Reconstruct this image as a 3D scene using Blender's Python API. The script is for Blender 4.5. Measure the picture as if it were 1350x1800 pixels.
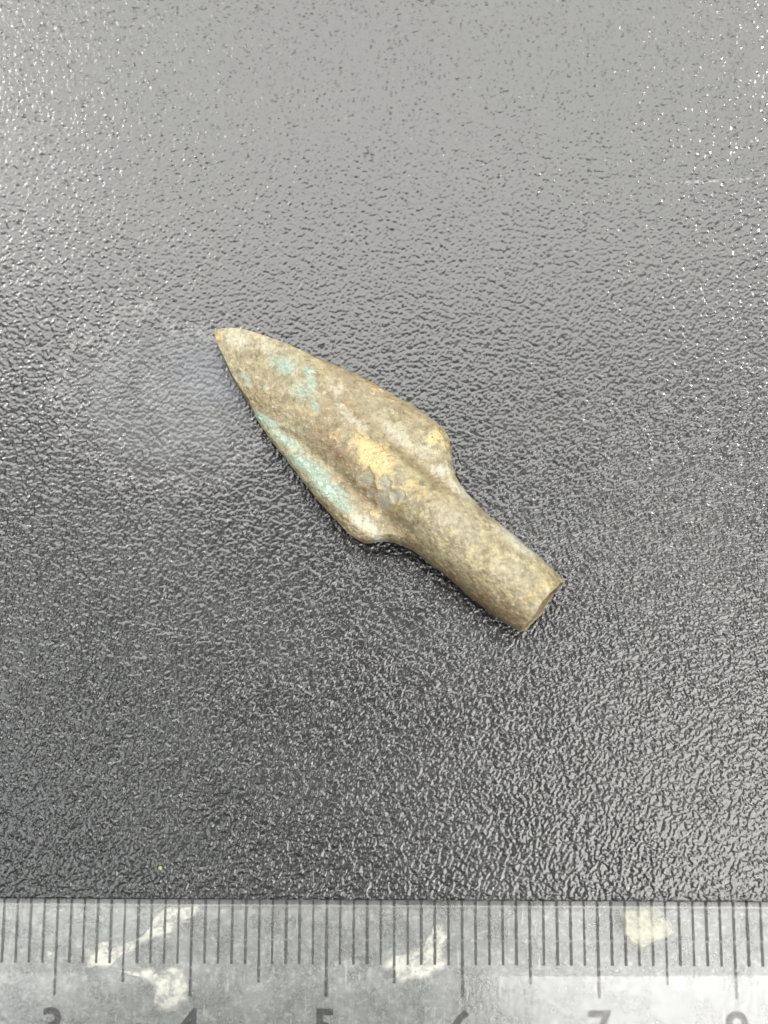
import bpy, bmesh, math, random
import numpy as np
from mathutils import Vector, Matrix, Euler, noise as mn

# ------------------------------------------------------------------ camera, world, lamps, exposure
# 1 Blender unit = 1 cm.  World x runs along the ruler scale (x = centimetre mark), y = 0 is the ruler's front edge.
scene = bpy.context.scene
scene.unit_settings.system = 'METRIC'
scene.unit_settings.scale_length = 0.01
for o in list(bpy.data.objects):
    bpy.data.objects.remove(o)

CAM_POS = Vector((5.538, 1.601, 8.779))
CAM_EUL = Euler((math.radians(8.49), math.radians(0.77), math.radians(0.12)), 'XYZ')
F_PX = 2000.0
cam_d = bpy.data.cameras.new('camera')
cam_d.sensor_fit = 'VERTICAL'
cam_d.sensor_height = 36.0
cam_d.lens = F_PX / 1800.0 * 36.0
cam_d.clip_start = 0.1
cam_d.clip_end = 500
cam_d.dof.use_dof = True
cam_d.dof.focus_distance = 8.72
cam_d.dof.aperture_fstop = 0.22
cam = bpy.data.objects.new('camera', cam_d)
cam.location = CAM_POS
cam.rotation_euler = CAM_EUL
scene.collection.objects.link(cam)
scene.camera = cam

world = bpy.data.worlds.new('World')
scene.world = world
world.use_nodes = True
world.node_tree.nodes['Background'].inputs['Color'].default_value = (0.95, 0.98, 1.0, 1)
world.node_tree.nodes['Background'].inputs['Strength'].default_value = 0.15

def area_lamp(name, loc, target, sx, sy, radiance, col):
    d = bpy.data.lights.new(name, 'AREA')
    d.shape = 'RECTANGLE'
    d.size, d.size_y = sx, sy
    d.energy = radiance * math.pi * sx * sy
    d.color = col
    o = bpy.data.objects.new(name, d)
    o.location = loc
    o.rotation_euler = (Vector(target) - Vector(loc)).to_track_quat('-Z', 'Y').to_euler()
    scene.collection.objects.link(o)
    return o
area_lamp('ceiling_lamp_back', (3, 35, 52), (5.5, 2.5, 0), 68, 42, 6.3, (1.0, 0.995, 0.965))
area_lamp('ceiling_lamp_right', (31, -12, 52), (5.5, 2.5, 0), 28, 36, 9.5, (1.0, 0.985, 0.95))
area_lamp('ceiling_lamp_left', (-21, -8, 54), (5.5, 2.5, 0), 18, 28, 5.0, (0.96, 0.98, 1.0))
for loc_, size_, rad_ in (((52, 36, 50), 6, 300.0), ((-36, 38, 54), 5, 200.0), ((36, -40, 54), 5, 230.0)):   # small unseen lamps, added to put glints on the grain
    area_lamp('glint_lamp', loc_, (5.5, 2.5, 0), size_, size_, rad_, (1.0, 0.97, 0.92))

vs = scene.view_settings
vs.view_transform = 'Standard'
vs.look = 'None'
vs.exposure = 0.0
vs.gamma = 1.0
vs.use_curve_mapping = False
scene.render.engine = 'CYCLES'
scene.cycles.transparent_max_bounces = 16

# ------------------------------------------------------------------ helpers
CAM_M = CAM_EUL.to_matrix()
def unproject(px, py, z=0.0):
    """photo pixel (1350x1800) -> point on the horizontal plane z, used to take measurements"""
    d = CAM_M @ Vector(((px - 675) / F_PX, (900 - py) / F_PX, -1.0))
    k = (z - CAM_POS.z) / d.z
    return CAM_POS + d * k

def link(o, parent=None):
    scene.collection.objects.link(o)
    if parent:
        o.parent = parent
    return o

def mesh_obj(name, verts, faces, mat, parent=None, smooth=False):
    me = bpy.data.meshes.new(name)
    me.from_pydata([tuple(v) for v in verts], [], [tuple(f) for f in faces])
    me.update()
    if mat:
        me.materials.append(mat)
    if smooth:
        me.polygons.foreach_set('use_smooth', [True] * len(me.polygons))
    return link(bpy.data.objects.new(name, me), parent)

class NT:
    """small node helper"""
    def __init__(self, name):
        self.m = bpy.data.materials.new(name)
        self.m.use_nodes = True
        self.t = self.m.node_tree
        self.t.nodes.clear()
        self.out = self.n('ShaderNodeOutputMaterial')
    def n(self, typ, **kw):
        nd = self.t.nodes.new(typ)
        for k, v in kw.items():
            setattr(nd, k, v)
        return nd
    def put(self, sock, v):
        if hasattr(v, 'is_output'):
            self.t.links.new(v, sock)
        elif v is not None:
            sock.default_value = v
    def math(self, op, a, b=None, c=None, clamp=False):
        nd = self.n('ShaderNodeMath', operation=op, use_clamp=clamp)
        self.put(nd.inputs[0], a)
        if b is not None: self.put(nd.inputs[1], b)
        if c is not None: self.put(nd.inputs[2], c)
        return nd.outputs[0]
    def ramp(self, v, a, b, lo=0.0, hi=1.0, smooth=True):
        nd = self.n('ShaderNodeMapRange', interpolation_type='SMOOTHSTEP' if smooth else 'LINEAR')
        self.put(nd.inputs[0], v)
        nd.inputs[1].default_value = a; nd.inputs[2].default_value = b
        nd.inputs[3].default_value = lo; nd.inputs[4].default_value = hi
        return nd.outputs[0]
    def mix(self, f, a, b, mode='MIX'):
        nd = self.n('ShaderNodeMix', data_type='RGBA', blend_type=mode)
        self.put(nd.inputs[0], f)
        self.put(nd.inputs[6], a if hasattr(a, 'is_output') else (*a, 1))
        self.put(nd.inputs[7], b if hasattr(b, 'is_output') else (*b, 1))
        return nd.outputs[2]
    def noise(self, vec, scale, detail=2.0, rough=0.5, dist=0.0, w=None):
        nd = self.n('ShaderNodeTexNoise')
        if w is not None:
            nd.noise_dimensions = '4D'; nd.inputs['W'].default_value = w
        self.put(nd.inputs['Vector'], vec)
        nd.inputs['Scale'].default_value = scale
        nd.inputs['Detail'].default_value = detail
        nd.inputs['Roughness'].default_value = rough
        nd.inputs['Distortion'].default_value = dist
        return nd.outputs['Fac']
    def voronoi(self, vec, scale, feature='F1', rnd=1.0):
        nd = self.n('ShaderNodeTexVoronoi', feature=feature)
        self.put(nd.inputs['Vector'], vec)
        nd.inputs['Scale'].default_value = scale
        nd.inputs['Randomness'].default_value = rnd
        return nd.outputs['Distance']
    def coord(self):
        return self.n('ShaderNodeTexCoord').outputs['Object']
    def mapping(self, vec, loc=(0, 0, 0), rot=(0, 0, 0), scale=(1, 1, 1)):
        nd = self.n('ShaderNodeMapping')
        self.put(nd.inputs[0], vec)
        nd.inputs[1].default_value = loc; nd.inputs[2].default_value = rot; nd.inputs[3].default_value = scale
        return nd.outputs[0]
    def bump(self, h, dist, strength=1.0, normal=None):
        nd = self.n('ShaderNodeBump')
        nd.inputs['Strength'].default_value = strength
        nd.inputs['Distance'].default_value = dist
        self.put(nd.inputs['Height'], h)
        if normal is not None: self.put(nd.inputs['Normal'], normal)
        return nd.outputs[0]
    def dist2(self, vec, c, sx, sy, rot=0.0):
        """elliptical distance from c in the xy plane (1 on the ellipse)"""
        sub = self.n('ShaderNodeVectorMath', operation='SUBTRACT')
        self.put(sub.inputs[0], vec); sub.inputs[1].default_value = (c[0], c[1], 0)
        m = self.mapping(sub.outputs[0], rot=(0, 0, rot))
        mul = self.n('ShaderNodeVectorMath', operation='MULTIPLY')
        self.put(mul.inputs[0], m); mul.inputs[1].default_value = (1 / sx, 1 / sy, 0)
        ln = self.n('ShaderNodeVectorMath', operation='LENGTH')
        self.put(ln.inputs[0], mul.outputs[0])
        return ln.outputs['Value']
    def principled(self, **kw):
        nd = self.n('ShaderNodeBsdfPrincipled')
        for k, v in kw.items():
            self.put(nd.inputs[k.replace('_', ' ')], v)
        return nd
    def finish(self, sh):
        self.t.links.new(sh, self.out.inputs['Surface'])
        return self.m

# ------------------------------------------------------------------ black grained mat (the surface)
def mat_material(name, outer):
    T = NT(name)
    co = T.coord()
    nrm = None
    if outer:   # beyond the modelled grain: the same relief as bump
        b = T.math('ABSOLUTE', T.math('SUBTRACT', T.noise(co, 13.0, 2.0, 0.5), 0.5))
        nrm = T.bump(b, 0.02, 1.0)
    # dusty film, dried ring mark, long scratch
    film = T.noise(co, 0.9, 4, 0.6)
    c = unproject(285, 705)
    wob = T.noise(co, 3.0, 3, 0.6)
    d = T.math('ADD', T.dist2(co, (c.x, c.y), 0.86, 0.66, 0.3), T.math('MULTIPLY', T.math('SUBTRACT', wob, 0.5), 1.1))
    inside = T.ramp(d, 1.0, 0.6)
    ring = T.math('MULTIPLY', T.ramp(d, 1.12, 1.0), T.ramp(d, 0.84, 0.98))
    sp = T.noise(co, 34.0, 2, 0.6)
    ring = T.math('MULTIPLY', ring, T.ramp(sp, 0.42, 0.68))
    c2 = unproject(395, 655)
    d2 = T.math('ADD', T.dist2(co, (c2.x, c2.y), 0.62, 0.45, 0.2), T.math('MULTIPLY', T.math('SUBTRACT', wob, 0.5), 0.9))
    smear = T.math('MULTIPLY', T.ramp(d2, 1.0, 0.2), T.ramp(sp, .34, .62, .25, 1.0))
    c3 = unproject(850, 1130)
    d3 = T.math('ADD', T.dist2(co, (c3.x, c3.y), 0.55, 0.22, 0.3), T.math('MULTIPLY', T.math('SUBTRACT', wob, 0.5), 0.9))
    smear3 = T.ramp(d3, 1.0, 0.2)
    s0 = unproject(1262, 317)
    ds = T.dist2(co, (s0.x, s0.y), 0.5, 0.016, -0.05)
    scr = T.math('MULTIPLY', T.ramp(ds, 1.0, 0.5), T.ramp(sp, 0.45, 0.62))
    base = T.mix(T.ramp(film, 0.35, 0.7), (0.009, 0.009, 0.0087), (0.015, 0.015, 0.0145))
    base = T.mix(T.math('MULTIPLY', T.math('MULTIPLY', inside, T.ramp(wob, .3, .6)), 0.26), base, (0.16, 0.163, 0.17))
    base = T.mix(T.math('MULTIPLY', smear, 0.5), base, (0.10, 0.104, 0.13))
    base = T.mix(T.math('MULTIPLY', smear3, 0.06), base, (0.07, 0.073, 0.095))
    base = T.mix(T.math('MULTIPLY', ring, 0.34), base, (0.3, 0.3, 0.3))
    base = T.mix(T.math('MULTIPLY', scr, 0.3), base, (0.4, 0.4, 0.4))
    # sparse pale dust grains
    dv = T.voronoi(co, 7.0)
    dust = T.ramp(dv, 0.055, 0.035)
    base = T.mix(T.math('MULTIPLY', dust, 0.25), base, (0.45, 0.45, 0.42))
    rough = T.math('ADD', T.ramp(film, 0.3, 0.7, 0.22, 0.25), T.math('MULTIPLY', T.math('ADD', inside, smear), 0.05))
    p = T.principled(Base_Color=base, Roughness=rough, IOR=1.5, Specular_IOR_Level=0.8)
    if nrm is not None: T.put(p.inputs['Normal'], nrm)
    return T.finish(p.outputs[0])

def perlin(x, y, seed):
    """vectorised 2D gradient noise, about -0.7..0.7"""
    rs = np.random.RandomState(seed)
    perm = rs.permutation(512); ang = rs.rand(512) * 2 * math.pi
    gx, gy = np.cos(ang), np.sin(ang)
    xi = np.floor(x).astype(np.int64); yi = np.floor(y).astype(np.int64)
    xf, yf = x - xi, y - yi
    u = xf * xf * xf * (xf * (xf * 6 - 15) + 10); v = yf * yf * yf * (yf * (yf * 6 - 15) + 10)
    def g(a, b, fx, fy):
        h = perm[(perm[a & 511] + b) & 511]
        return gx[h] * fx + gy[h] * fy
    n00 = g(xi, yi, xf, yf); n10 = g(xi + 1, yi, xf - 1, yf)
    n01 = g(xi, yi + 1, xf, yf - 1); n11 = g(xi + 1, yi + 1, xf - 1, yf - 1)
    a = n00 + u * (n10 - n00); b = n01 + u * (n11 - n01)
    return a + v * (b - a)

GRAIN_TOP = 0.0
def grain_height(X, Y):
    """embossed leather-like grain: rounded mounds with narrow crooked valleys, in cm"""
    def rot(a, k, ox=0.0):
        ca, sa = math.cos(a), math.sin(a)
        return lambda x, y: ((x * ca - y * sa) * k + ox, (x * sa + y * ca) * k + ox * .37)
    P = lambda f, x, y, sd: perlin(*f(x, y), sd)
    wx = P(rot(.3, 16), X, Y, 1) * .020 + P(rot(1.1, 42), X, Y, 8) * .007
    wy = P(rot(.8, 16, 40), X, Y, 2) * .020 + P(rot(1.9, 42, 7), X, Y, 9) * .007
    U, W = X + wx, Y + wy
    def pebbles(x, y, k, seed):
        """rounded domes packed side by side"""
        ca, sa = math.cos(.5), math.sin(.5)
        xr, yr = (x * ca - y * sa) * k, (x * sa + y * ca) * k
        xi, yi = np.floor(xr).astype(np.int64), np.floor(yr).astype(np.int64)
        rs = np.random.RandomState(seed); pm = rs.permutation(512)
        jx, jy, jz = rs.rand(512), rs.rand(512), rs.rand(512)
        best = np.full(x.shape, -9.0)
        for dx in (-1, 0, 1):
            for dy in (-1, 0, 1):
                q = pm[(pm[(xi + dx) & 511] + yi + dy) & 511]
                r2 = (xi + dx + jx[q] - xr) ** 2 + (yi + dy + jy[q] - yr) ** 2
                best = np.maximum(best, (.55 + .45 * jz[q]) - r2)
        return np.clip(best, -.2, 1)
    p = pebbles(U, W, 30, 12)
    a = np.sqrt(P(rot(.6, 28), U, W, 3) ** 2 + .0012)              # creased mounds
    b = np.sqrt(P(rot(1.3, 43, 5), U, W, 4) ** 2 + .0020)
    c = P(rot(2.1, 33), X, Y, 5)
    d = P(rot(.45, 55), X, Y, 6)
    e = P(rot(1.0, 66), X, Y, 11)
    low = P(rot(.2, 2.2), X, Y, 7)
    mound = np.minimum(a, .30) * (.85 + .25 * low) + .5 * np.minimum(b, .26)
    speck = np.clip(d - .25, 0, 1)
    h = .0056 * p + .0050 * mound + .0024 * c + .0020 * d + .0018 * e + .020 * speck
    return h

def build_mat():
    # one sheet; the part in view carries the embossed grain as real relief, the rest runs on flat
    st = .0072
    gx0, gx1, gy0, gy1 = 2.05, 9.1, -1.0, 7.35
    xs = np.arange(gx0, gx1, st); ys = np.arange(gy0, gy1, st)
    nx, ny = len(xs), len(ys)
    X, Y = np.meshgrid(xs, ys)
    Z = grain_height(X, Y)
    Z -= np.percentile(Z, 99.7)
    taper_ = perlin(X * .55 + 3, Y * .55, 31) * .9                       # grain height tapered away from the ruler, giving a softer, defocused look
    Z *= 1.0 - .30 * np.clip((Y + taper_ - 2.0) / 3.0, 0, 1)
    Z = np.clip(Z, -.02, .0015)
    ed = np.minimum(np.minimum(X - X.min(), X.max() - X), np.minimum(Y - Y.min(), Y.max() - Y))
    Z *= np.clip(ed / .05, 0, 1)
    co = np.stack([X.ravel(), Y.ravel(), Z.ravel()], 1)
    ii = (np.arange(ny - 1)[:, None] * nx + np.arange(nx - 1)[None, :]).ravel()
    quads = np.stack([ii, ii + 1, ii + nx + 1, ii + nx], 1)
    x0, x1, y0, y1 = xs[0], xs[-1], ys[0], ys[-1]
    b = len(co)
    OX0, OX1, OY0, OY1 = -9., 20., -9., 17.
    extra = np.array([(OX0, OY0, 0), (OX1, OY0, 0), (OX1, OY1, 0), (OX0, OY1, 0), (OX0, OY0, -.2), (OX1, OY0, -.2), (OX1, OY1, -.2), (OX0, OY1, -.2)])
    c = [0, nx - 1, nx * ny - 1, nx * ny - nx]
    # border faces (as quads joining the grid corners), sides and underside
    bq = [(b, b + 1, c[1], c[0]), (b + 1, b + 2, c[2], c[1]), (b + 2, b + 3, c[3], c[2]), (b + 3, b, c[0], c[3])]
    for k in range(4):
        bq.append((b + k, b + 4 + k, b + 4 + (k + 1) % 4, b + (k + 1) % 4))
    bq.append((b + 7, b + 6, b + 5, b + 4))
    co = np.vstack([co, extra]); allq = np.vstack([quads, np.array(bq)])
    me = bpy.data.meshes.new('table_surface')
    me.vertices.add(len(co)); me.vertices.foreach_set('co', co.astype(np.float32).ravel())
    me.loops.add(allq.size); me.loops.foreach_set('vertex_index', allq.astype(np.int32).ravel())
    me.polygons.add(len(allq)); me.polygons.foreach_set('loop_start', np.arange(0, allq.size, 4, dtype=np.int32))
    mi = np.zeros(len(allq), np.int32); mi[len(quads):] = 1
    sm_ = np.ones(len(allq), bool); sm_[len(quads):] = False
    me.polygons.foreach_set('material_index', mi)
    me.polygons.foreach_set('use_smooth', sm_)
    me.materials.append(mat_material('black_grained_vinyl', False)); me.materials.append(mat_material('black_grained_vinyl_far', True))
    me.update(calc_edges=True); me.validate()
    o = link(bpy.data.objects.new('table_surface', me))
    o['kind'] = 'structure'
    o['label'] = 'black grained vinyl surface under the arrowhead and the ruler'
    return o
build_mat()

# ------------------------------------------------------------------ bronze arrowhead
UP = [(378.5,587),(392,582.5),(423.6,583),(467.6,595),(521,614),(555.6,631),(604.5,650.5),(653,675),(702,703),(741,726),(771,750),(788,770),(793,795),(795,819),(805,848.5),(824.5,875),(854,905),(888,931.6),(922,961),(956.6,990),(988,1022)]
LO = [(378.5,587),(382.5,605),(396.7,638),(414,675),(438,711.6),(458,748),(482,782.5),(511.6,819),(541,858),(565,887.6),(590,914.5),(619,944),(643.6,956),(673,953.6),(697,957),(727,971),(756,993),(785,1015),(815,1041.6),(849,1068.5),(878,1090.5),(912.5,1112.5)]
Z_TIP, Z_END = 0.10, 0.262
TIP = unproject(380, 587, Z_TIP)
END = unproject(950, 1067, Z_END)
AX = Vector((END.x - TIP.x, END.y - TIP.y, 0)); LEN = AX.length; AX.normalize()
PERP = Vector((-AX.y, AX.x, 0))           # towards the upper right of the photograph
def z_axis(s): return Z_TIP + (Z_END - Z_TIP) * s / LEN
def to_local(px, py):
    s = LEN * 0.5
    for _ in range(4):
        p = unproject(px, py, z_axis(s))
        s = (p - TIP).dot(AX)
    return s, (p - TIP).dot(PERP)
def outline(pts):
    """arc-length resampled outline as (s, t)"""
    L = [to_local(*p) for p in pts]
    return np.array(L)
up, lo = outline(UP), outline(LO)

def smooth_curve(P, n):
    """Catmull-Rom through the measured points"""
    P = np.vstack([2 * P[0] - P[1], P, 2 * P[-1] - P[-2]])
    d = [0]
    for i in range(1, len(P)): d.append(d[-1] + max(1e-6, np.linalg.norm(P[i] - P[i - 1])) ** 0.5)
    out = []
    for i in range(1, len(P) - 2):
        p0, p1, p2, p3 = P[i - 1:i + 3]; t0, t1, t2, t3 = d[i - 1:i + 3]
        for t in np.linspace(t1, t2, n, endpoint=(i == len(P) - 3)):
            A1 = (t1 - t) / (t1 - t0) * p0 + (t - t0) / (t1 - t0) * p1
            A2 = (t2 - t) / (t2 - t1) * p1 + (t - t1) / (t2 - t1) * p2
            A3 = (t3 - t) / (t3 - t2) * p2 + (t - t2) / (t3 - t2) * p3
            B1 = (t2 - t) / (t2 - t0) * A1 + (t - t0) / (t2 - t0) * A2
            B2 = (t3 - t) / (t3 - t1) * A2 + (t - t1) / (t3 - t1) * A3
            out.append((t2 - t) / (t2 - t1) * B1 + (t - t1) / (t2 - t1) * B2)
    return np.array(out)
upc, loc = smooth_curve(up, 14), smooth_curve(lo, 14)
def edge_at(curve, s, sign):
    # outline as a function of s (single valued apart from the very tip)
    o = np.argsort(curve[:, 0])
    return np.interp(s, curve[o, 0], curve[o, 1])
S0 = min(upc[:, 0].min(), loc[:, 0].min())
def sm(a, b, x):
    x = np.clip((x - a) / (b - a), 0, 1)
    return x * x * (3 - 2 * x)
def smax(a, b, k):
    h = np.clip(0.5 + 0.5 * (a - b) / k, 0, 1)
    return b + (a - b) * h + k * h * (1 - h)

PXC = 742.0 / LEN                       # photo pixels per cm along the arrowhead
N_S, N_T = 430, 140
PITS = [(645,849,15.5),(677,857,13),(682,884,20),(700,881,14),(655,872,9)]
PITS = [(*to_local(a, b), r / PXC) for a, b, r in PITS]

def fbm(x, y, z, sc, oct=4):
    v = 0; a = 0.5
    for _ in range(oct):
        v += a * mn.noise(Vector((x * sc, y * sc, z * sc))); sc *= 2.05; a *= 0.5
    return v

def section_height(s, t, wl, wr):
    """half thickness of the casting at (s, t); arrays over t"""
    q = s / LEN
    mid = 0.5 * (wl + wr); half = 0.5 * (wr - wl)
    u = np.clip((t - mid) / half, -1, 1)
    rnd = np.sqrt(np.maximum(0, 1 - u * u))
    # socket: round tube
    sock = half * rnd
    # rib (cast socket running into the blade)
    c = -0.018
    rb = np.interp(q, [0, .15, .25, .4, .55, .7, .8], [.30, .30, .285, .25, .236, .235, .25])
    hr = np.interp(q, [0, .03, .1, .2, .35, .5, .62, .75], [.015, .04, .078, .105, .14, .172, .205, .25])
    rbr = rb * np.interp(q, [0, .22, .38, .5], [1.7, 1.55, 1.25, 1.08])   # right flank is soft towards the tip
    x = np.where(t < c, (t - c) / rb, (t - c) / rbr)
    rib = hr * np.maximum(0, 1 - x * x) ** np.interp(q, [0, .3, .5], [.9, .8, .62])
    # flat wings with rolled edges and a shallow hollow beside the rib
    he = np.interp(q, [0, .05, .2, .5, .7], [.01, .028, .05, .068, .074])
    edge = np.maximum(0, 1 - np.abs(u) ** 6) ** .5
    wing = he * edge
    lip = np.exp(-((np.abs(u) - .86) / .07) ** 2) * .016 * sm(.2, .42, q) * edge
    wing = wing + lip
    bl = smax(rib * np.minimum(1, (1 - np.abs(u)) / .06) ** .5, wing, .034) * np.minimum(1, rnd * 3.5)
    f = sm(.60, .735, q)
    return bl * (1 - f) + sock * f

def build_arrowhead():
    ss = S0 + (LEN - S0) * (np.linspace(0, 1, N_S) ** 1.06)
    ss[0] += 1e-4
    phi = np.linspace(0, 2 * math.pi, 2 * N_T, endpoint=False)
    V = np.zeros((N_S, 2 * N_T, 3)); ST = np.zeros((N_S, 2 * N_T, 2)); PIT = np.zeros((N_S, 2 * N_T)); HH = np.zeros((N_S, 2 * N_T)); RING = np.zeros((N_S, 2 * N_T))
    for i, s in enumerate(ss):
        wr = float(edge_at(upc, s, 1)); wl = float(edge_at(loc, s, -1))
        if wr - wl < .008: m_ = .5 * (wr + wl); wr, wl = m_ + .004, m_ - .004
        t = .5 * (wr + wl) + .5 * (wr - wl) * np.cos(phi)
        h = section_height(s, t, wl, wr)
        top = np.sin(phi) >= 0
        pit = np.zeros_like(t); prg = np.zeros_like(t); dh = np.zeros_like(t)
        for (ps, pt, pr) in PITS:
            d = np.hypot(s - ps, t - pt) / pr * (1 + .06 * np.sin(3 * np.arctan2(t - pt, s - ps) + 40 * ps) + .04 * np.sin(5 * np.arctan2(t - pt, s - ps) + 90 * pt))
            inside = 1 - sm(.70, 1.0, d)
            ring = np.exp(-((d - 1.06) / .17) ** 2)
            dh += np.where(top, -.008 * inside + .0042 * ring, 0)
            pit = np.maximum(pit, np.where(top, inside, 0)); prg = np.maximum(prg, np.where(top, ring, 0))
        z = np.where(top, h + dh, -h * .92)
        # uneven cut at the socket mouth: the lower lip reaches further
        ext = 0.0
        k = sm(LEN - .5, LEN, s)
        ds = k * (.032 * (-np.sin(phi)) + .008 * np.sin(3 * phi + 1) + .004 * np.sin(7 * phi))
        sj = s + ds
        za = z_axis(s)
        for j in range(2 * N_T):
            p = TIP + AX * sj[j] + PERP * t[j]
            V[i, j] = (p.x, p.y, za + z[j])
        ST[i, :, 0] = s; ST[i, :, 1] = t; PIT[i] = pit; RING[i] = prg; HH[i] = h
    # corroded surface: broad dents + fine pitting, along the vertical mostly
    for i in range(N_S):
        amp = min(1, i / 40)
        for j in range(2 * N_T):
            x, y, z = V[i, j]
            n1 = fbm(x, y, z, 5.0, 2); n2 = fbm(x + 7, y, z, 16.0, 3); n3 = mn.noise(Vector((x * 46, y * 46, z * 46)))
            d = amp * (.008 * n1 + .012 * n2 + .0042 * n3) * (1 - .75 * max(PIT[i, j], RING[i, j]))
            sgn = math.sin(phi[j])
            V[i, j, 2] += d * (1 if sgn >= 0 else -1) * min(1, abs(sgn) * 3)
            e = .004 * amp * mn.noise(Vector((x * 9 + 31, y * 9, 0))) + .0025 * amp * mn.noise(Vector((x * 30, y * 30, 3)))
            V[i, j, 0] += PERP.x * e; V[i, j, 1] += PERP.y * e
    nT = 2 * N_T
    flat = V.reshape(-1, 3)
    low = flat[:, 2].min()
    flat[:, 2] += .0005 - low                # rests on the surface
    # ------- surface zones (patina), by place on the blade
    def blob(px, py, rx, ry, ang=0.0):
        c = to_local(px, py); ca, sa = math.cos(ang), math.sin(ang)
        ds, dt = ST[..., 0] - c[0], ST[..., 1] - c[1]
        a = (ds * ca + dt * sa) / (rx / PXC); b = (-ds * sa + dt * ca) / (ry / PXC)
        return np.exp(-(a * a + b * b))
    topm = (np.sin(phi) >= -.05)[None, :] * np.ones((N_S, 1))
    green = np.zeros((N_S, nT))
    for b in [(500,650,40,26,.2,.72),(535,700,40,24,.2,.66),(505,655,26,14,.2,1.),(550,680,22,12,-.6,1.),(545,662,16,12,0,.9),(557,722,20,9,-.3,.9),(497,628,20,10,.3,.55),(447,643,14,10,0,.4),(470,690,10,10,0,.5),
              (440,680,20,10,0,.6),(470,745,42,11,.16,.95),(505,780,46,11,.16,1.),(545,825,44,14,.14,1.25),(580,865,42,16,.1,1.3),(603,893,24,12,.1,.9),(432,668,18,9,0,.7),
              (910,965,30,16,.1,.45),(925,975,16,10,0,.35),(838,1000,12,10,0,.35),(530,760,20,12,.2,.5),(760,960,26,16,0,.3)]:
        green = np.maximum(green, b[5] * blob(*b[:5]))
    gold = np.zeros((N_S, nT))
    for b in [(660,815,45,32,0,1.15),(640,785,30,22,0,.9),(700,900,30,22,0,.6),(735,870,38,24,0,.55),(590,770,26,20,0,.5),(655,683,26,7,0,1.2),(772,768,13,26,-.1,1.1),(786,785,22,8,.9,.9),
              (760,955,60,40,0,.4),(830,1000,50,40,0,.35),(940,1050,14,50,0,.6),(388,598,16,14,0,.7),(965,1035,10,26,0,.6),(560,760,20,14,0,.5),(625,935,30,8,.2,.5),(870,1045,50,30,0,.3),(655,905,26,10,.1,.6)]:
        gold = np.maximum(gold, b[5] * blob(*b[:5]))
    gold = np.maximum(gold, RING * .7)
    brown = np.zeros((N_S, nT))
    for b in [(600,730,70,40,0,.7),(575,770,40,22,0,.9),(590,800,60,14,.05,1.1),(640,860,50,10,.05,1.0),(600,660,70,18,0,.7),(700,715,60,16,0,.6),(640,880,60,9,.05,.9),(590,905,40,12,.1,.8),(640,945,24,10,0,.8),
              (850,1070,70,24,0,1.2),(800,1030,60,16,0,1.1),(460,700,50,26,0,.6),(480,660,40,40,0,.4),(435,625,30,20,0,.3),(735,825,60,10,-.05,.8),(890,1085,40,26,0,.8),(690,925,40,14,0,.7),(720,960,30,14,0,.7)]:
        brown = np.maximum(brown, b[5] * blob(*b[:5]))
    pale = np.zeros((N_S, nT))
    for b in [(700,770,60,18,0,.65),(745,800,40,22,0,.55),(775,835,26,16,.4,.9),(590,690,30,20,0,.6),(620,745,70,16,0,.6),(420,600,40,26,0,.8),(470,615,40,20,0,.6),(810,870,40,14,.2,.9),(640,925,44,18,.1,.9),
              (905,960,60,20,0,.8),(790,930,50,40,0,.4),(880,1010,50,40,0,.4),(660,945,40,10,0,.8),(960,1085,20,60,0,.4),(560,700,30,20,0,.4)]:
        pale = np.maximum(pale, b[5] * blob(*b[:5]))
    flat[:, 2] += (np.clip(green * topm, 0, 1) * .006 * np.abs(np.sin(phi))[None, :] * np.clip(.4 + 1.6 * perlin(flat[:, 0].reshape(N_S, nT) * 16, flat[:, 1].reshape(N_S, nT) * 16, 21), 0, 1.5)).reshape(-1)
    wear = np.stack([green * topm, gold, brown, pale], -1).reshape(-1, 4)
    pit = PIT.reshape(-1)
    # ------- one continuous casting, cut into blade and socket at the shoulder
    i_cut = int(np.argmin(np.abs(ss - to_local(800, 880)[0])))
    quads = lambda i0, i1: [(i * nT + j, i * nT + (j + 1) % nT, (i + 1) * nT + (j + 1) % nT, (i + 1) * nT + j) for i in range(i0, i1) for j in range(nT)]
    full = quads(0, N_S - 1)
    fm = bpy.data.meshes.new('tmp'); fm.from_pydata([tuple(v) for v in flat], [], full); fm.update()
    nrm = np.zeros(len(flat) * 3, dtype=np.float32)
    fm.vertices.foreach_get('normal', nrm); nrm = nrm.reshape(-1, 3)
    c0 = flat.mean(0)
    if (nrm[N_T // 2 + 200 * nT][2]) < 0:
        flip = True; nrm = -nrm
    else: flip = False
    bpy.data.meshes.remove(fm)
    root = bpy.data.objects.new('arrowhead', None)
    root.empty_display_size = .3
    root.location = ((TIP + END) * .5); root.location.z = 0
    link(root)
    root['label'] = 'corroded socketed bronze arrowhead with green patina lying above the ruler'
    root['category'] = 'arrowhead'
    off = np.array(root.location)
    mat = bronze_material()
    def piece(name, i0, i1, caps=()):
        idx = np.arange(i0 * nT, (i1 + 1) * nT); base = i0 * nT
        fs = [tuple(v - base for v in f) for f in quads(i0, i1 - 1 + 1)]
        fs = [f for f in fs if max(f) < len(idx)]
        if i0 == 0: fs.append(tuple(range(nT))[::-1])
        if flip: fs = [f[::-1] for f in fs]
        o = mesh_obj(name, flat[idx] - off, fs, mat, root, smooth=True)
        me = o.data
        a = me.attributes.new('wear', 'FLOAT_COLOR', 'POINT'); a.data.foreach_set('color', wear[idx].astype(np.float32).ravel())
        a = me.attributes.new('pit', 'FLOAT', 'POINT'); a.data.foreach_set('value', pit[idx].astype(np.float32))
        me.normals_split_custom_set_from_vertices([tuple(n) for n in nrm[idx]])
        return o
    blade = piece('blade', 0, i_cut)
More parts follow.
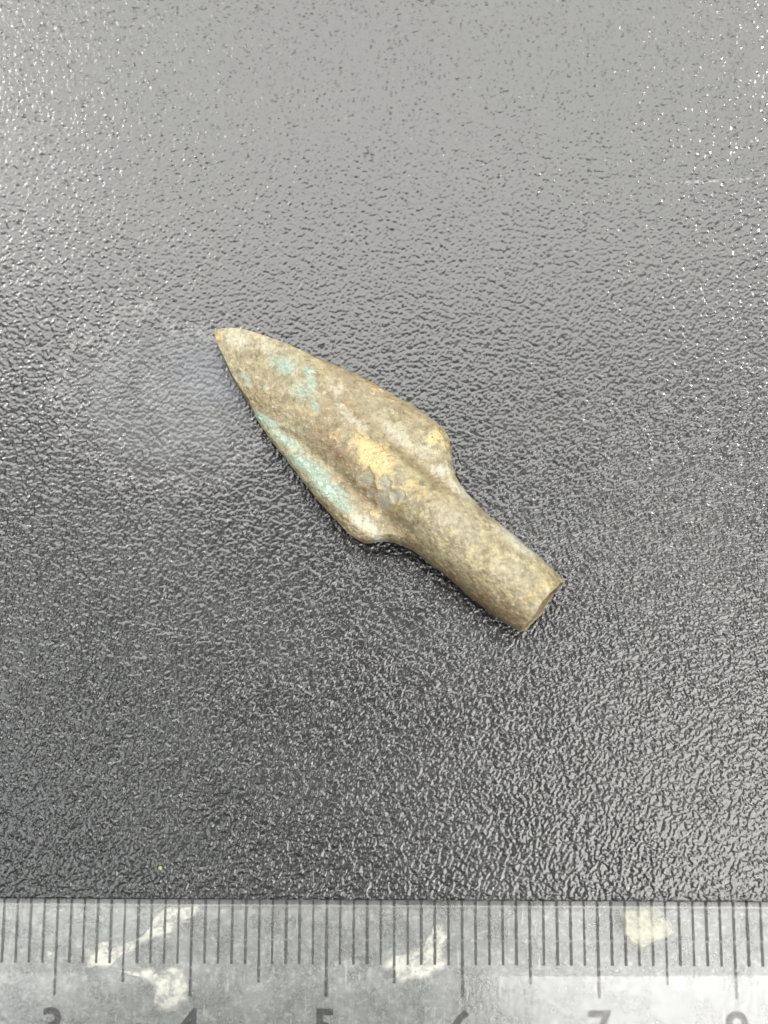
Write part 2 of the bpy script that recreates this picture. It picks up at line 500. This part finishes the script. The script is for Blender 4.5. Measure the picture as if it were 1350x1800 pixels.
    blade['label'] = 'leaf shaped blade with a thick midrib and turquoise corrosion'
    socket = piece('socket', i_cut, N_S - 1)
    socket['label'] = 'round tubular socket with a broken end'
    # ------- mouth of the socket: rounded rim turning into the bore
    ring0 = flat[(N_S - 1) * nT:(N_S) * nT]
    cen = ring0.mean(0)
    axis = np.array([AX.x, AX.y, (Z_END - Z_TIP) / LEN]); axis /= np.linalg.norm(axis)
    rings = [ring0]
    for k, (sc, adv) in enumerate([(.985, .008), (.965, .010), (.93, .006), (.90, -.006), (.87, -.02), (.84, -.06), (.82, -.2), (.75, -.6), (.55, -.9), (.02, -1.0)]):
        w = []
        for j in range(nT):
            wob = 1 + .03 * mn.noise(Vector((math.cos(phi[j]) * 2.2, math.sin(phi[j]) * 2.2, k * .25)))
            p = cen + (ring0[j] - cen) * (sc * (wob if k > 1 else 1)) + axis * (adv + .006 * mn.noise(Vector((math.cos(phi[j]) * 4, math.sin(phi[j]) * 4, 5 + k * .3))))
            w.append(p)
        rings.append(np.array(w))
    R_ = np.concatenate(rings)
    fs = [(i * nT + j, i * nT + (j + 1) % nT, (i + 1) * nT + (j + 1) % nT, (i + 1) * nT + j) for i in range(len(rings) - 1) for j in range(nT)]
    if flip: fs = [f[::-1] for f in fs]
    m = mesh_obj('rim', R_ - off, fs, mat, socket, smooth=True)
    a = m.data.attributes.new('wear', 'FLOAT_COLOR', 'POINT')
    wr_ = np.tile(np.array([0.05, .45, .2, .5], np.float32), (len(R_), 1))
    wr_[4 * nT:] = (0, 0, 1.3, 0)                                       # bore tinted dark brown, painting in the hollow's shade
    a.data.foreach_set('color', wr_.ravel())
    m['label'] = 'worn rim and hollow bore of the socket'
    return root

def bronze_material():
    T = NT('corroded_bronze')
    co = T.coord()
    wa = T.n('ShaderNodeAttribute', attribute_name='wear')
    sep = T.n('ShaderNodeSeparateColor'); T.put(sep.inputs[0], wa.outputs['Color'])
    G, A, B, P = sep.outputs[0], sep.outputs[1], sep.outputs[2], wa.outputs['Alpha']
    pit = T.n('ShaderNodeAttribute', attribute_name='pit').outputs['Fac']
    n_big = T.noise(co, 5.0, 3, .6)
    n_mid = T.noise(co, 13.0, 5, .68, .3)
    n_fine = T.noise(co, 30.0, 4, .62)
    n_grn = T.noise(co, 30.0, 5, .7, .3, w=3.0)
    n_x = T.noise(co, 30.0, 4, .6, .2, w=8.0)
    col = T.mix(T.ramp(n_mid, .28, .72), (.12, .095, .047), (.33, .285, .17))
    col = T.mix(T.ramp(n_big, .35, .7, 0, .5), col, (.22, .208, .14))
    # brown oxide, plus the bore's painted shade
    fb = T.math('MULTIPLY', B, T.ramp(n_mid, .25, .6))
    col = T.mix(T.math('MULTIPLY', fb, .95, clamp=True), col, (.15, .098, .048))
    # pale chalky dust
    fp = T.ramp(T.math('ADD', T.math('MULTIPLY', P, .62), T.math('MULTIPLY', n_x, .75)), .50, .95)
    col = T.mix(T.math('MULTIPLY', fp, .6), col, (.46, .445, .36))
    # bare gold metal
    fg = T.ramp(T.math('ADD', T.math('MULTIPLY', A, .60), T.math('MULTIPLY', n_mid, .75)), .52, .92)
    col = T.mix(T.math('MULTIPLY', fg, .75), col, (.46, .36, .18))
    # fine speckle
    col = T.mix(T.ramp(n_fine, .55, .70, 0, .35), col, (.60, .54, .38))
    col = T.mix(T.ramp(n_fine, .45, .30, 0, .65), col, (.07, .058, .034))
    # grey disc-shaped pits
    col = T.mix(T.math('MULTIPLY', pit, .55), col, (.26, .25, .20))
    # verdigris
    fv = T.ramp(T.math('ADD', T.math('MULTIPLY', G, .55), T.math('MULTIPLY', n_grn, 2.6)), 1.66, 2.12)
    col = T.mix(T.math('MULTIPLY', fv, .82), col, T.mix(T.ramp(n_fine, .35, .65), (.30, .40, .31), (.52, .66, .55)))
    wash = T.ramp(T.math('ADD', T.math('MULTIPLY', G, .6), T.math('MULTIPLY', n_mid, .5)), .40, .8)
    col = T.mix(T.math('MULTIPLY', wash, .5), col, (.30, .43, .36))
    metal = T.math('MULTIPLY', T.math('MULTIPLY', fg, .65), T.math('SUBTRACT', 1.0, fv), clamp=True)
    rough = T.math('ADD', T.ramp(n_fine, .3, .7, .36, .55), T.math('MULTIPLY', fv, .25))
    hb = T.math('ADD', T.math('MULTIPLY', n_fine, .6), T.math('MULTIPLY', fv, .35))
    hb = T.math('ADD', hb, T.math('MULTIPLY', T.noise(co, 80.0, 3, .6), .35))
    nrm = T.bump(hb, .017, 1.0)
    p = T.principled(Base_Color=col, Roughness=rough, Metallic=metal, Normal=nrm)
    p.inputs['Specular IOR Level'].default_value = .5
    return T.finish(p.outputs[0])

build_arrowhead()

# ------------------------------------------------------------------ clear plastic ruler
RZ_EDGE, RZ_TOP = 0.10, 0.20
Y_BEVEL = unproject(700, 1713, RZ_TOP).y
def ruler_material(name, under):
    T = NT(name)
    co = T.coord()
    blot = T.noise(co, 4.2, 6, .68, .1)
    grain = T.noise(co, 20.0, 4, .65)
    fine = T.noise(co, 55.0, 3, .6)
    scr_v = T.mapping(co, rot=(0, 0, .5), scale=(16, 1.6, 1))
    scr = T.noise(scr_v, 2.0, 3, .6)
    haze = T.math('ADD', T.ramp(blot, .34, .66, .15, .30), T.ramp(grain, .48, .72, 0, .14))
    haze = T.math('ADD', haze, T.ramp(scr, .62, .72, 0, .2))
    haze = T.math('ADD', haze, T.ramp(fine, .58, .70, 0, .16))
    haze = T.math('MULTIPLY', haze, 1.8 if under else .22)
    tr = T.n('ShaderNodeBsdfTransparent'); tr.inputs[0].default_value = (.97, .975, .97, 1)
    di = T.n('ShaderNodeBsdfDiffuse'); di.inputs[0].default_value = (.62, .63, .61, 1)
    tl = T.n('ShaderNodeBsdfTranslucent'); tl.inputs[0].default_value = (.62, .63, .61, 1)
    md = T.n('ShaderNodeMixShader'); md.inputs[0].default_value = .35
    T.put(md.inputs[1], di.outputs[0]); T.put(md.inputs[2], tl.outputs[0])
    m1 = T.n('ShaderNodeMixShader'); T.put(m1.inputs[0], haze); T.put(m1.inputs[1], tr.outputs[0]); T.put(m1.inputs[2], md.outputs[0])
    hb = T.math('ADD', T.math('MULTIPLY', grain, .6), T.math('MULTIPLY', scr, .4))
    nrm = T.bump(hb, .0022, .6)
    gl = T.n('ShaderNodeBsdfGlossy'); gl.inputs['Roughness'].default_value = .14; T.put(gl.inputs['Normal'], nrm)
    fr = T.n('ShaderNodeFresnel'); fr.inputs[0].default_value = 1.49
    m2 = T.n('ShaderNodeMixShader'); T.put(m2.inputs[0], fr.outputs[0]); T.put(m2.inputs[1], m1.outputs[0]); T.put(m2.inputs[2], gl.outputs[0])
    return T.finish(m2.outputs[0])

def ink_material(name='worn_black_ink', hi=.76):
    T = NT(name)
    co = T.coord()
    w = T.noise(co, 26.0, 3, .6)
    f = T.ramp(w, .30, .52, hi - .55, hi)
    tr = T.n('ShaderNodeBsdfTransparent')
    p = T.principled(Base_Color=(.012, .012, .012, 1), Roughness=.6)
    m = T.n('ShaderNodeMixShader'); T.put(m.inputs[0], f); T.put(m.inputs[1], tr.outputs[0]); T.put(m.inputs[2], p.outputs[0])
    return T.finish(m.outputs[0])

def patch_material(name, col, lo, hi):
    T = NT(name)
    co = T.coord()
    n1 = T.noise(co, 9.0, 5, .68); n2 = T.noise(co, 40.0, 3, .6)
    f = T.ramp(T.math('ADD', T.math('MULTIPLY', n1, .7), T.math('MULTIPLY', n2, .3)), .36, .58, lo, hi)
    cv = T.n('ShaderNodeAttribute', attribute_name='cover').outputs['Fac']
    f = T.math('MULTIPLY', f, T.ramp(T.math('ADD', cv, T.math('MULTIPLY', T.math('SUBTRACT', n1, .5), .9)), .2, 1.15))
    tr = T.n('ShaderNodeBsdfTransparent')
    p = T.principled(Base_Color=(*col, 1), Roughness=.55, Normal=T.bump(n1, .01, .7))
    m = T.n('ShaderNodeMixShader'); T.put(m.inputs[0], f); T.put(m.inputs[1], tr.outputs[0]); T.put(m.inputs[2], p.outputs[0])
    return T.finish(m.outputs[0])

def slab(name, poly, z0, z1, mat, parent, off, rough=.012, seed=0, inset=.02):
    """thin irregular flake with a domed top from an outline"""
    rnd = random.Random(seed)
    pts = []
    n = len(poly)
    for i in range(n):
        a, b = Vector(poly[i]), Vector(poly[(i + 1) % n])
        k = max(2, int((b - a).length / .03))
        for q in range(k):
            p = a.lerp(b, q / k)
            d = Vector((mn.noise(Vector((p.x * 12, p.y * 12, seed))), mn.noise(Vector((p.x * 12, p.y * 12, seed + 9)))))
            pts.append(p + d * rough * 2)
    c = sum(pts, Vector((0, 0))) / len(pts)
    m = len(pts)
    V = [(p.x, p.y, z0) for p in pts] + [(p.x, p.y, z0 + (z1 - z0) * .5) for p in pts]
    V += [((p + (c - p).normalized() * inset).x, (p + (c - p).normalized() * inset).y, z1) for p in pts]
    F = []
    for r in range(2):
        for i in range(m):
            F.append((r * m + i, r * m + (i + 1) % m, (r + 1) * m + (i + 1) % m, (r + 1) * m + i))
    F.append(tuple(range(2 * m, 3 * m))); F.append(tuple(range(m))[::-1])
    o = mesh_obj(name, [(x - off.x, y - off.y, z - off.z) for x, y, z in V], F, mat, parent)
    a = o.data.attributes.new('cover', 'FLOAT', 'POINT'); a.data.foreach_set('value', [0.25] * (2 * m) + [1.0] * m)
    bm = bmesh.new(); bm.from_mesh(o.data); bmesh.ops.triangulate(bm, faces=[f for f in bm.faces if len(f.verts) > 4]); bmesh.ops.recalc_face_normals(bm, faces=bm.faces); bm.to_mesh(o.data); bm.free()
    return o

def build_ruler():
    root = bpy.data.objects.new('ruler', None); root.empty_display_size = .5
    root.location = (5.5, -1.5, 0); link(root)
    root['label'] = 'scuffed clear plastic ruler with black centimetre scale along the bottom'
    root['category'] = 'ruler'
    off = Vector(root.location)
    # body: profile in y-z swept along x, bevelled scale edge
    prof = [(0, .008), (0, .018), (-.014, RZ_EDGE - .012), (-.019, RZ_EDGE - .006), (-.032, RZ_EDGE), (Y_BEVEL + .006, RZ_TOP - .002), (Y_BEVEL - .006, RZ_TOP), (-2.98, RZ_TOP), (-3.0, RZ_TOP - .02), (-3.0, .008)]
    x0, x1 = -.6, 15.6
    nx = 40
    V = []; F = []
    for i in range(nx + 1):
        x = x0 + (x1 - x0) * i / nx
        for y, z in prof: V.append((x - off.x, y - off.y, z))
    n = len(prof)
    for i in range(nx):
        for j in range(n):
            F.append((i * n + j, i * n + (j + 1) % n, (i + 1) * n + (j + 1) % n, (i + 1) * n + j))
    F.append(tuple(range(n))[::-1]); F.append(tuple(nx * n + j for j in range(n)))
    body = mesh_obj('body', V, F, ruler_material('clear_plastic', False), root)
    body.data.materials.append(ruler_material('scuffed_plastic_underside', True))
    for p in body.data.polygons:
        if all(abs(body.data.vertices[v].co.z - .008) < 1e-5 for v in p.vertices): p.material_index = 1
    bm = bmesh.new(); bm.from_mesh(body.data); bmesh.ops.recalc_face_normals(bm, faces=bm.faces); bm.to_mesh(body.data); bm.free()
    body['label'] = 'clear plastic strip with a bevelled scale edge'
    ink = ink_material()
    bold = ink_material('black_numeral_ink', .95)
    # graduations printed on the underside; slightly wavering hand-worn strokes
    def tick_mesh(length, w, seed):
        k = 14; vs = []; fs = []
        r = random.Random(seed)
        for q in range(k + 1):
            y = -length * q / k
            a = w * (.85 + .35 * r.random()); c = .0015 * (r.random() - .5)
            vs += [(c - a / 2, y, 0), (c + a / 2, y, 0)]
        for q in range(k): fs.append((2 * q + 1, 2 * q, 2 * q + 2, 2 * q + 3))
        me = bpy.data.meshes.new('tick_mark'); me.from_pydata(vs, [], fs); me.materials.append(ink)
        return me
    kinds = {kind: [tick_mesh(L, .019, 10 * kind + q) for q in range(5)] for kind, L in ((0, .455), (1, .585), (2, .682))}
    r = random.Random(4)
    for mm in range(10, 101):
        kind = 2 if mm % 10 == 0 else 1 if mm % 5 == 0 else 0
        o = bpy.data.objects.new('tick_mark', r.choice(kinds[kind]))
        o.location = (mm / 10 - off.x + .002 * (r.random() - .5), -.002 - off.y, 0.011)
        o.scale.x = .85 + .35 * r.random()
        link(o, root)
    # numerals
    for d in range(1, 10):
        cu = bpy.data.curves.new('numeral', 'FONT'); cu.body = str(d); cu.size = .36; cu.align_x = 'CENTER'; cu.offset = .007
        t = bpy.data.objects.new('numeral_text', cu); scene.collection.objects.link(t)
        bpy.context.view_layer.update()
        me = bpy.data.meshes.new_from_object(t.evaluated_get(bpy.context.evaluated_depsgraph_get()))
        bpy.data.objects.remove(t)
        ys = [v.co.y for v in me.vertices]
        me.materials.clear(); me.materials.append(bold)
        o = bpy.data.objects.new('numeral', me)
        ytop = unproject(700, 1774, 0.011).y
        o.location = (d - .008 - off.x, ytop - max(ys) - off.y, 0.011)
        link(o, root)
        o['label'] = 'black printed numeral %d' % d
    # pale see-through patches at the underside; a flake stuck to the plastic
    W = lambda pts, z: [tuple(unproject(a, b, z).to_2d()) for a, b in pts]
    cream = patch_material('cream_patch', (.64, .63, .57), .2, .85)
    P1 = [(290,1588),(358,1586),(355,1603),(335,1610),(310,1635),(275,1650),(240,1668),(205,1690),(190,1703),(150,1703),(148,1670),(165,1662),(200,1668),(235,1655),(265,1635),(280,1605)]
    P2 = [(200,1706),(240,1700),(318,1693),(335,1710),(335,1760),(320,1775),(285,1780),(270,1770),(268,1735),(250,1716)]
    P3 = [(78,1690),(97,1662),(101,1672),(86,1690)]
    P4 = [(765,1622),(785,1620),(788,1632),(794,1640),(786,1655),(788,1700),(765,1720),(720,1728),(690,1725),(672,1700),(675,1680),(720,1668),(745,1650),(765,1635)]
    for k, (p, lab) in enumerate(((P1, 'long cream patch running from the edge towards the 3'), (P2, 'cream patch beside the 4'), (P3, 'small pale patch by the 3 mark'), (P4, 'pale angular patch beside the 6 mark'))):
        o = slab('pale_patch', W(p, .009), .0086, .0104, cream, root, off, .016, k, .06); o['label'] = lab
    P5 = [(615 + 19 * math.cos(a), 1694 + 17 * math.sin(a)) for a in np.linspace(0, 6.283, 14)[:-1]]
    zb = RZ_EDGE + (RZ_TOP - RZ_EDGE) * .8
    o = slab('pale_patch', W(P5, .009), .0086, .0104, patch_material('pale_spot', (.55, .55, .53), .2, .5), root, off, .004, 8, .05); o['label'] = 'round pale patch beside the 5'
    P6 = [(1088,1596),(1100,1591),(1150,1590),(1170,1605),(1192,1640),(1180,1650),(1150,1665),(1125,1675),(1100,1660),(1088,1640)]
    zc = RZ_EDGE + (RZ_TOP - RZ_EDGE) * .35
    fl = slab('glue_flake', W(P6, zc + .02), zc - .02, zc + .055, patch_material('dried_glue', (.46, .46, .37), .30, .60), None, Vector((0, 0, 0)), .006, 5, .05)
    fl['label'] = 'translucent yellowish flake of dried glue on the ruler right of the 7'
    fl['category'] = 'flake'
    return root
build_ruler()

# ------------------------------------------------------------------ tiny crumb on the mat
def build_crumb():
    c = unproject(282, 1526)
    bm = bmesh.new(); bmesh.ops.create_icosphere(bm, subdivisions=2, radius=.016)
    for v in bm.verts:
        v.co *= 1 + .35 * mn.noise(v.co * 60)
        v.co.z *= .7
    me = bpy.data.meshes.new('crumb'); bm.to_mesh(me); bm.free()
    T = NT('yellow_green_crumb')
    p = T.principled(Base_Color=(.24, .25, .17, 1), Roughness=.6)
    me.materials.append(T.finish(p.outputs[0]))
    o = bpy.data.objects.new('crumb', me); o.location = (c.x, c.y, .008); link(o)
    o['label'] = 'tiny yellow green crumb on the black surface above the 4 mark'
    o['category'] = 'crumb'
build_crumb()
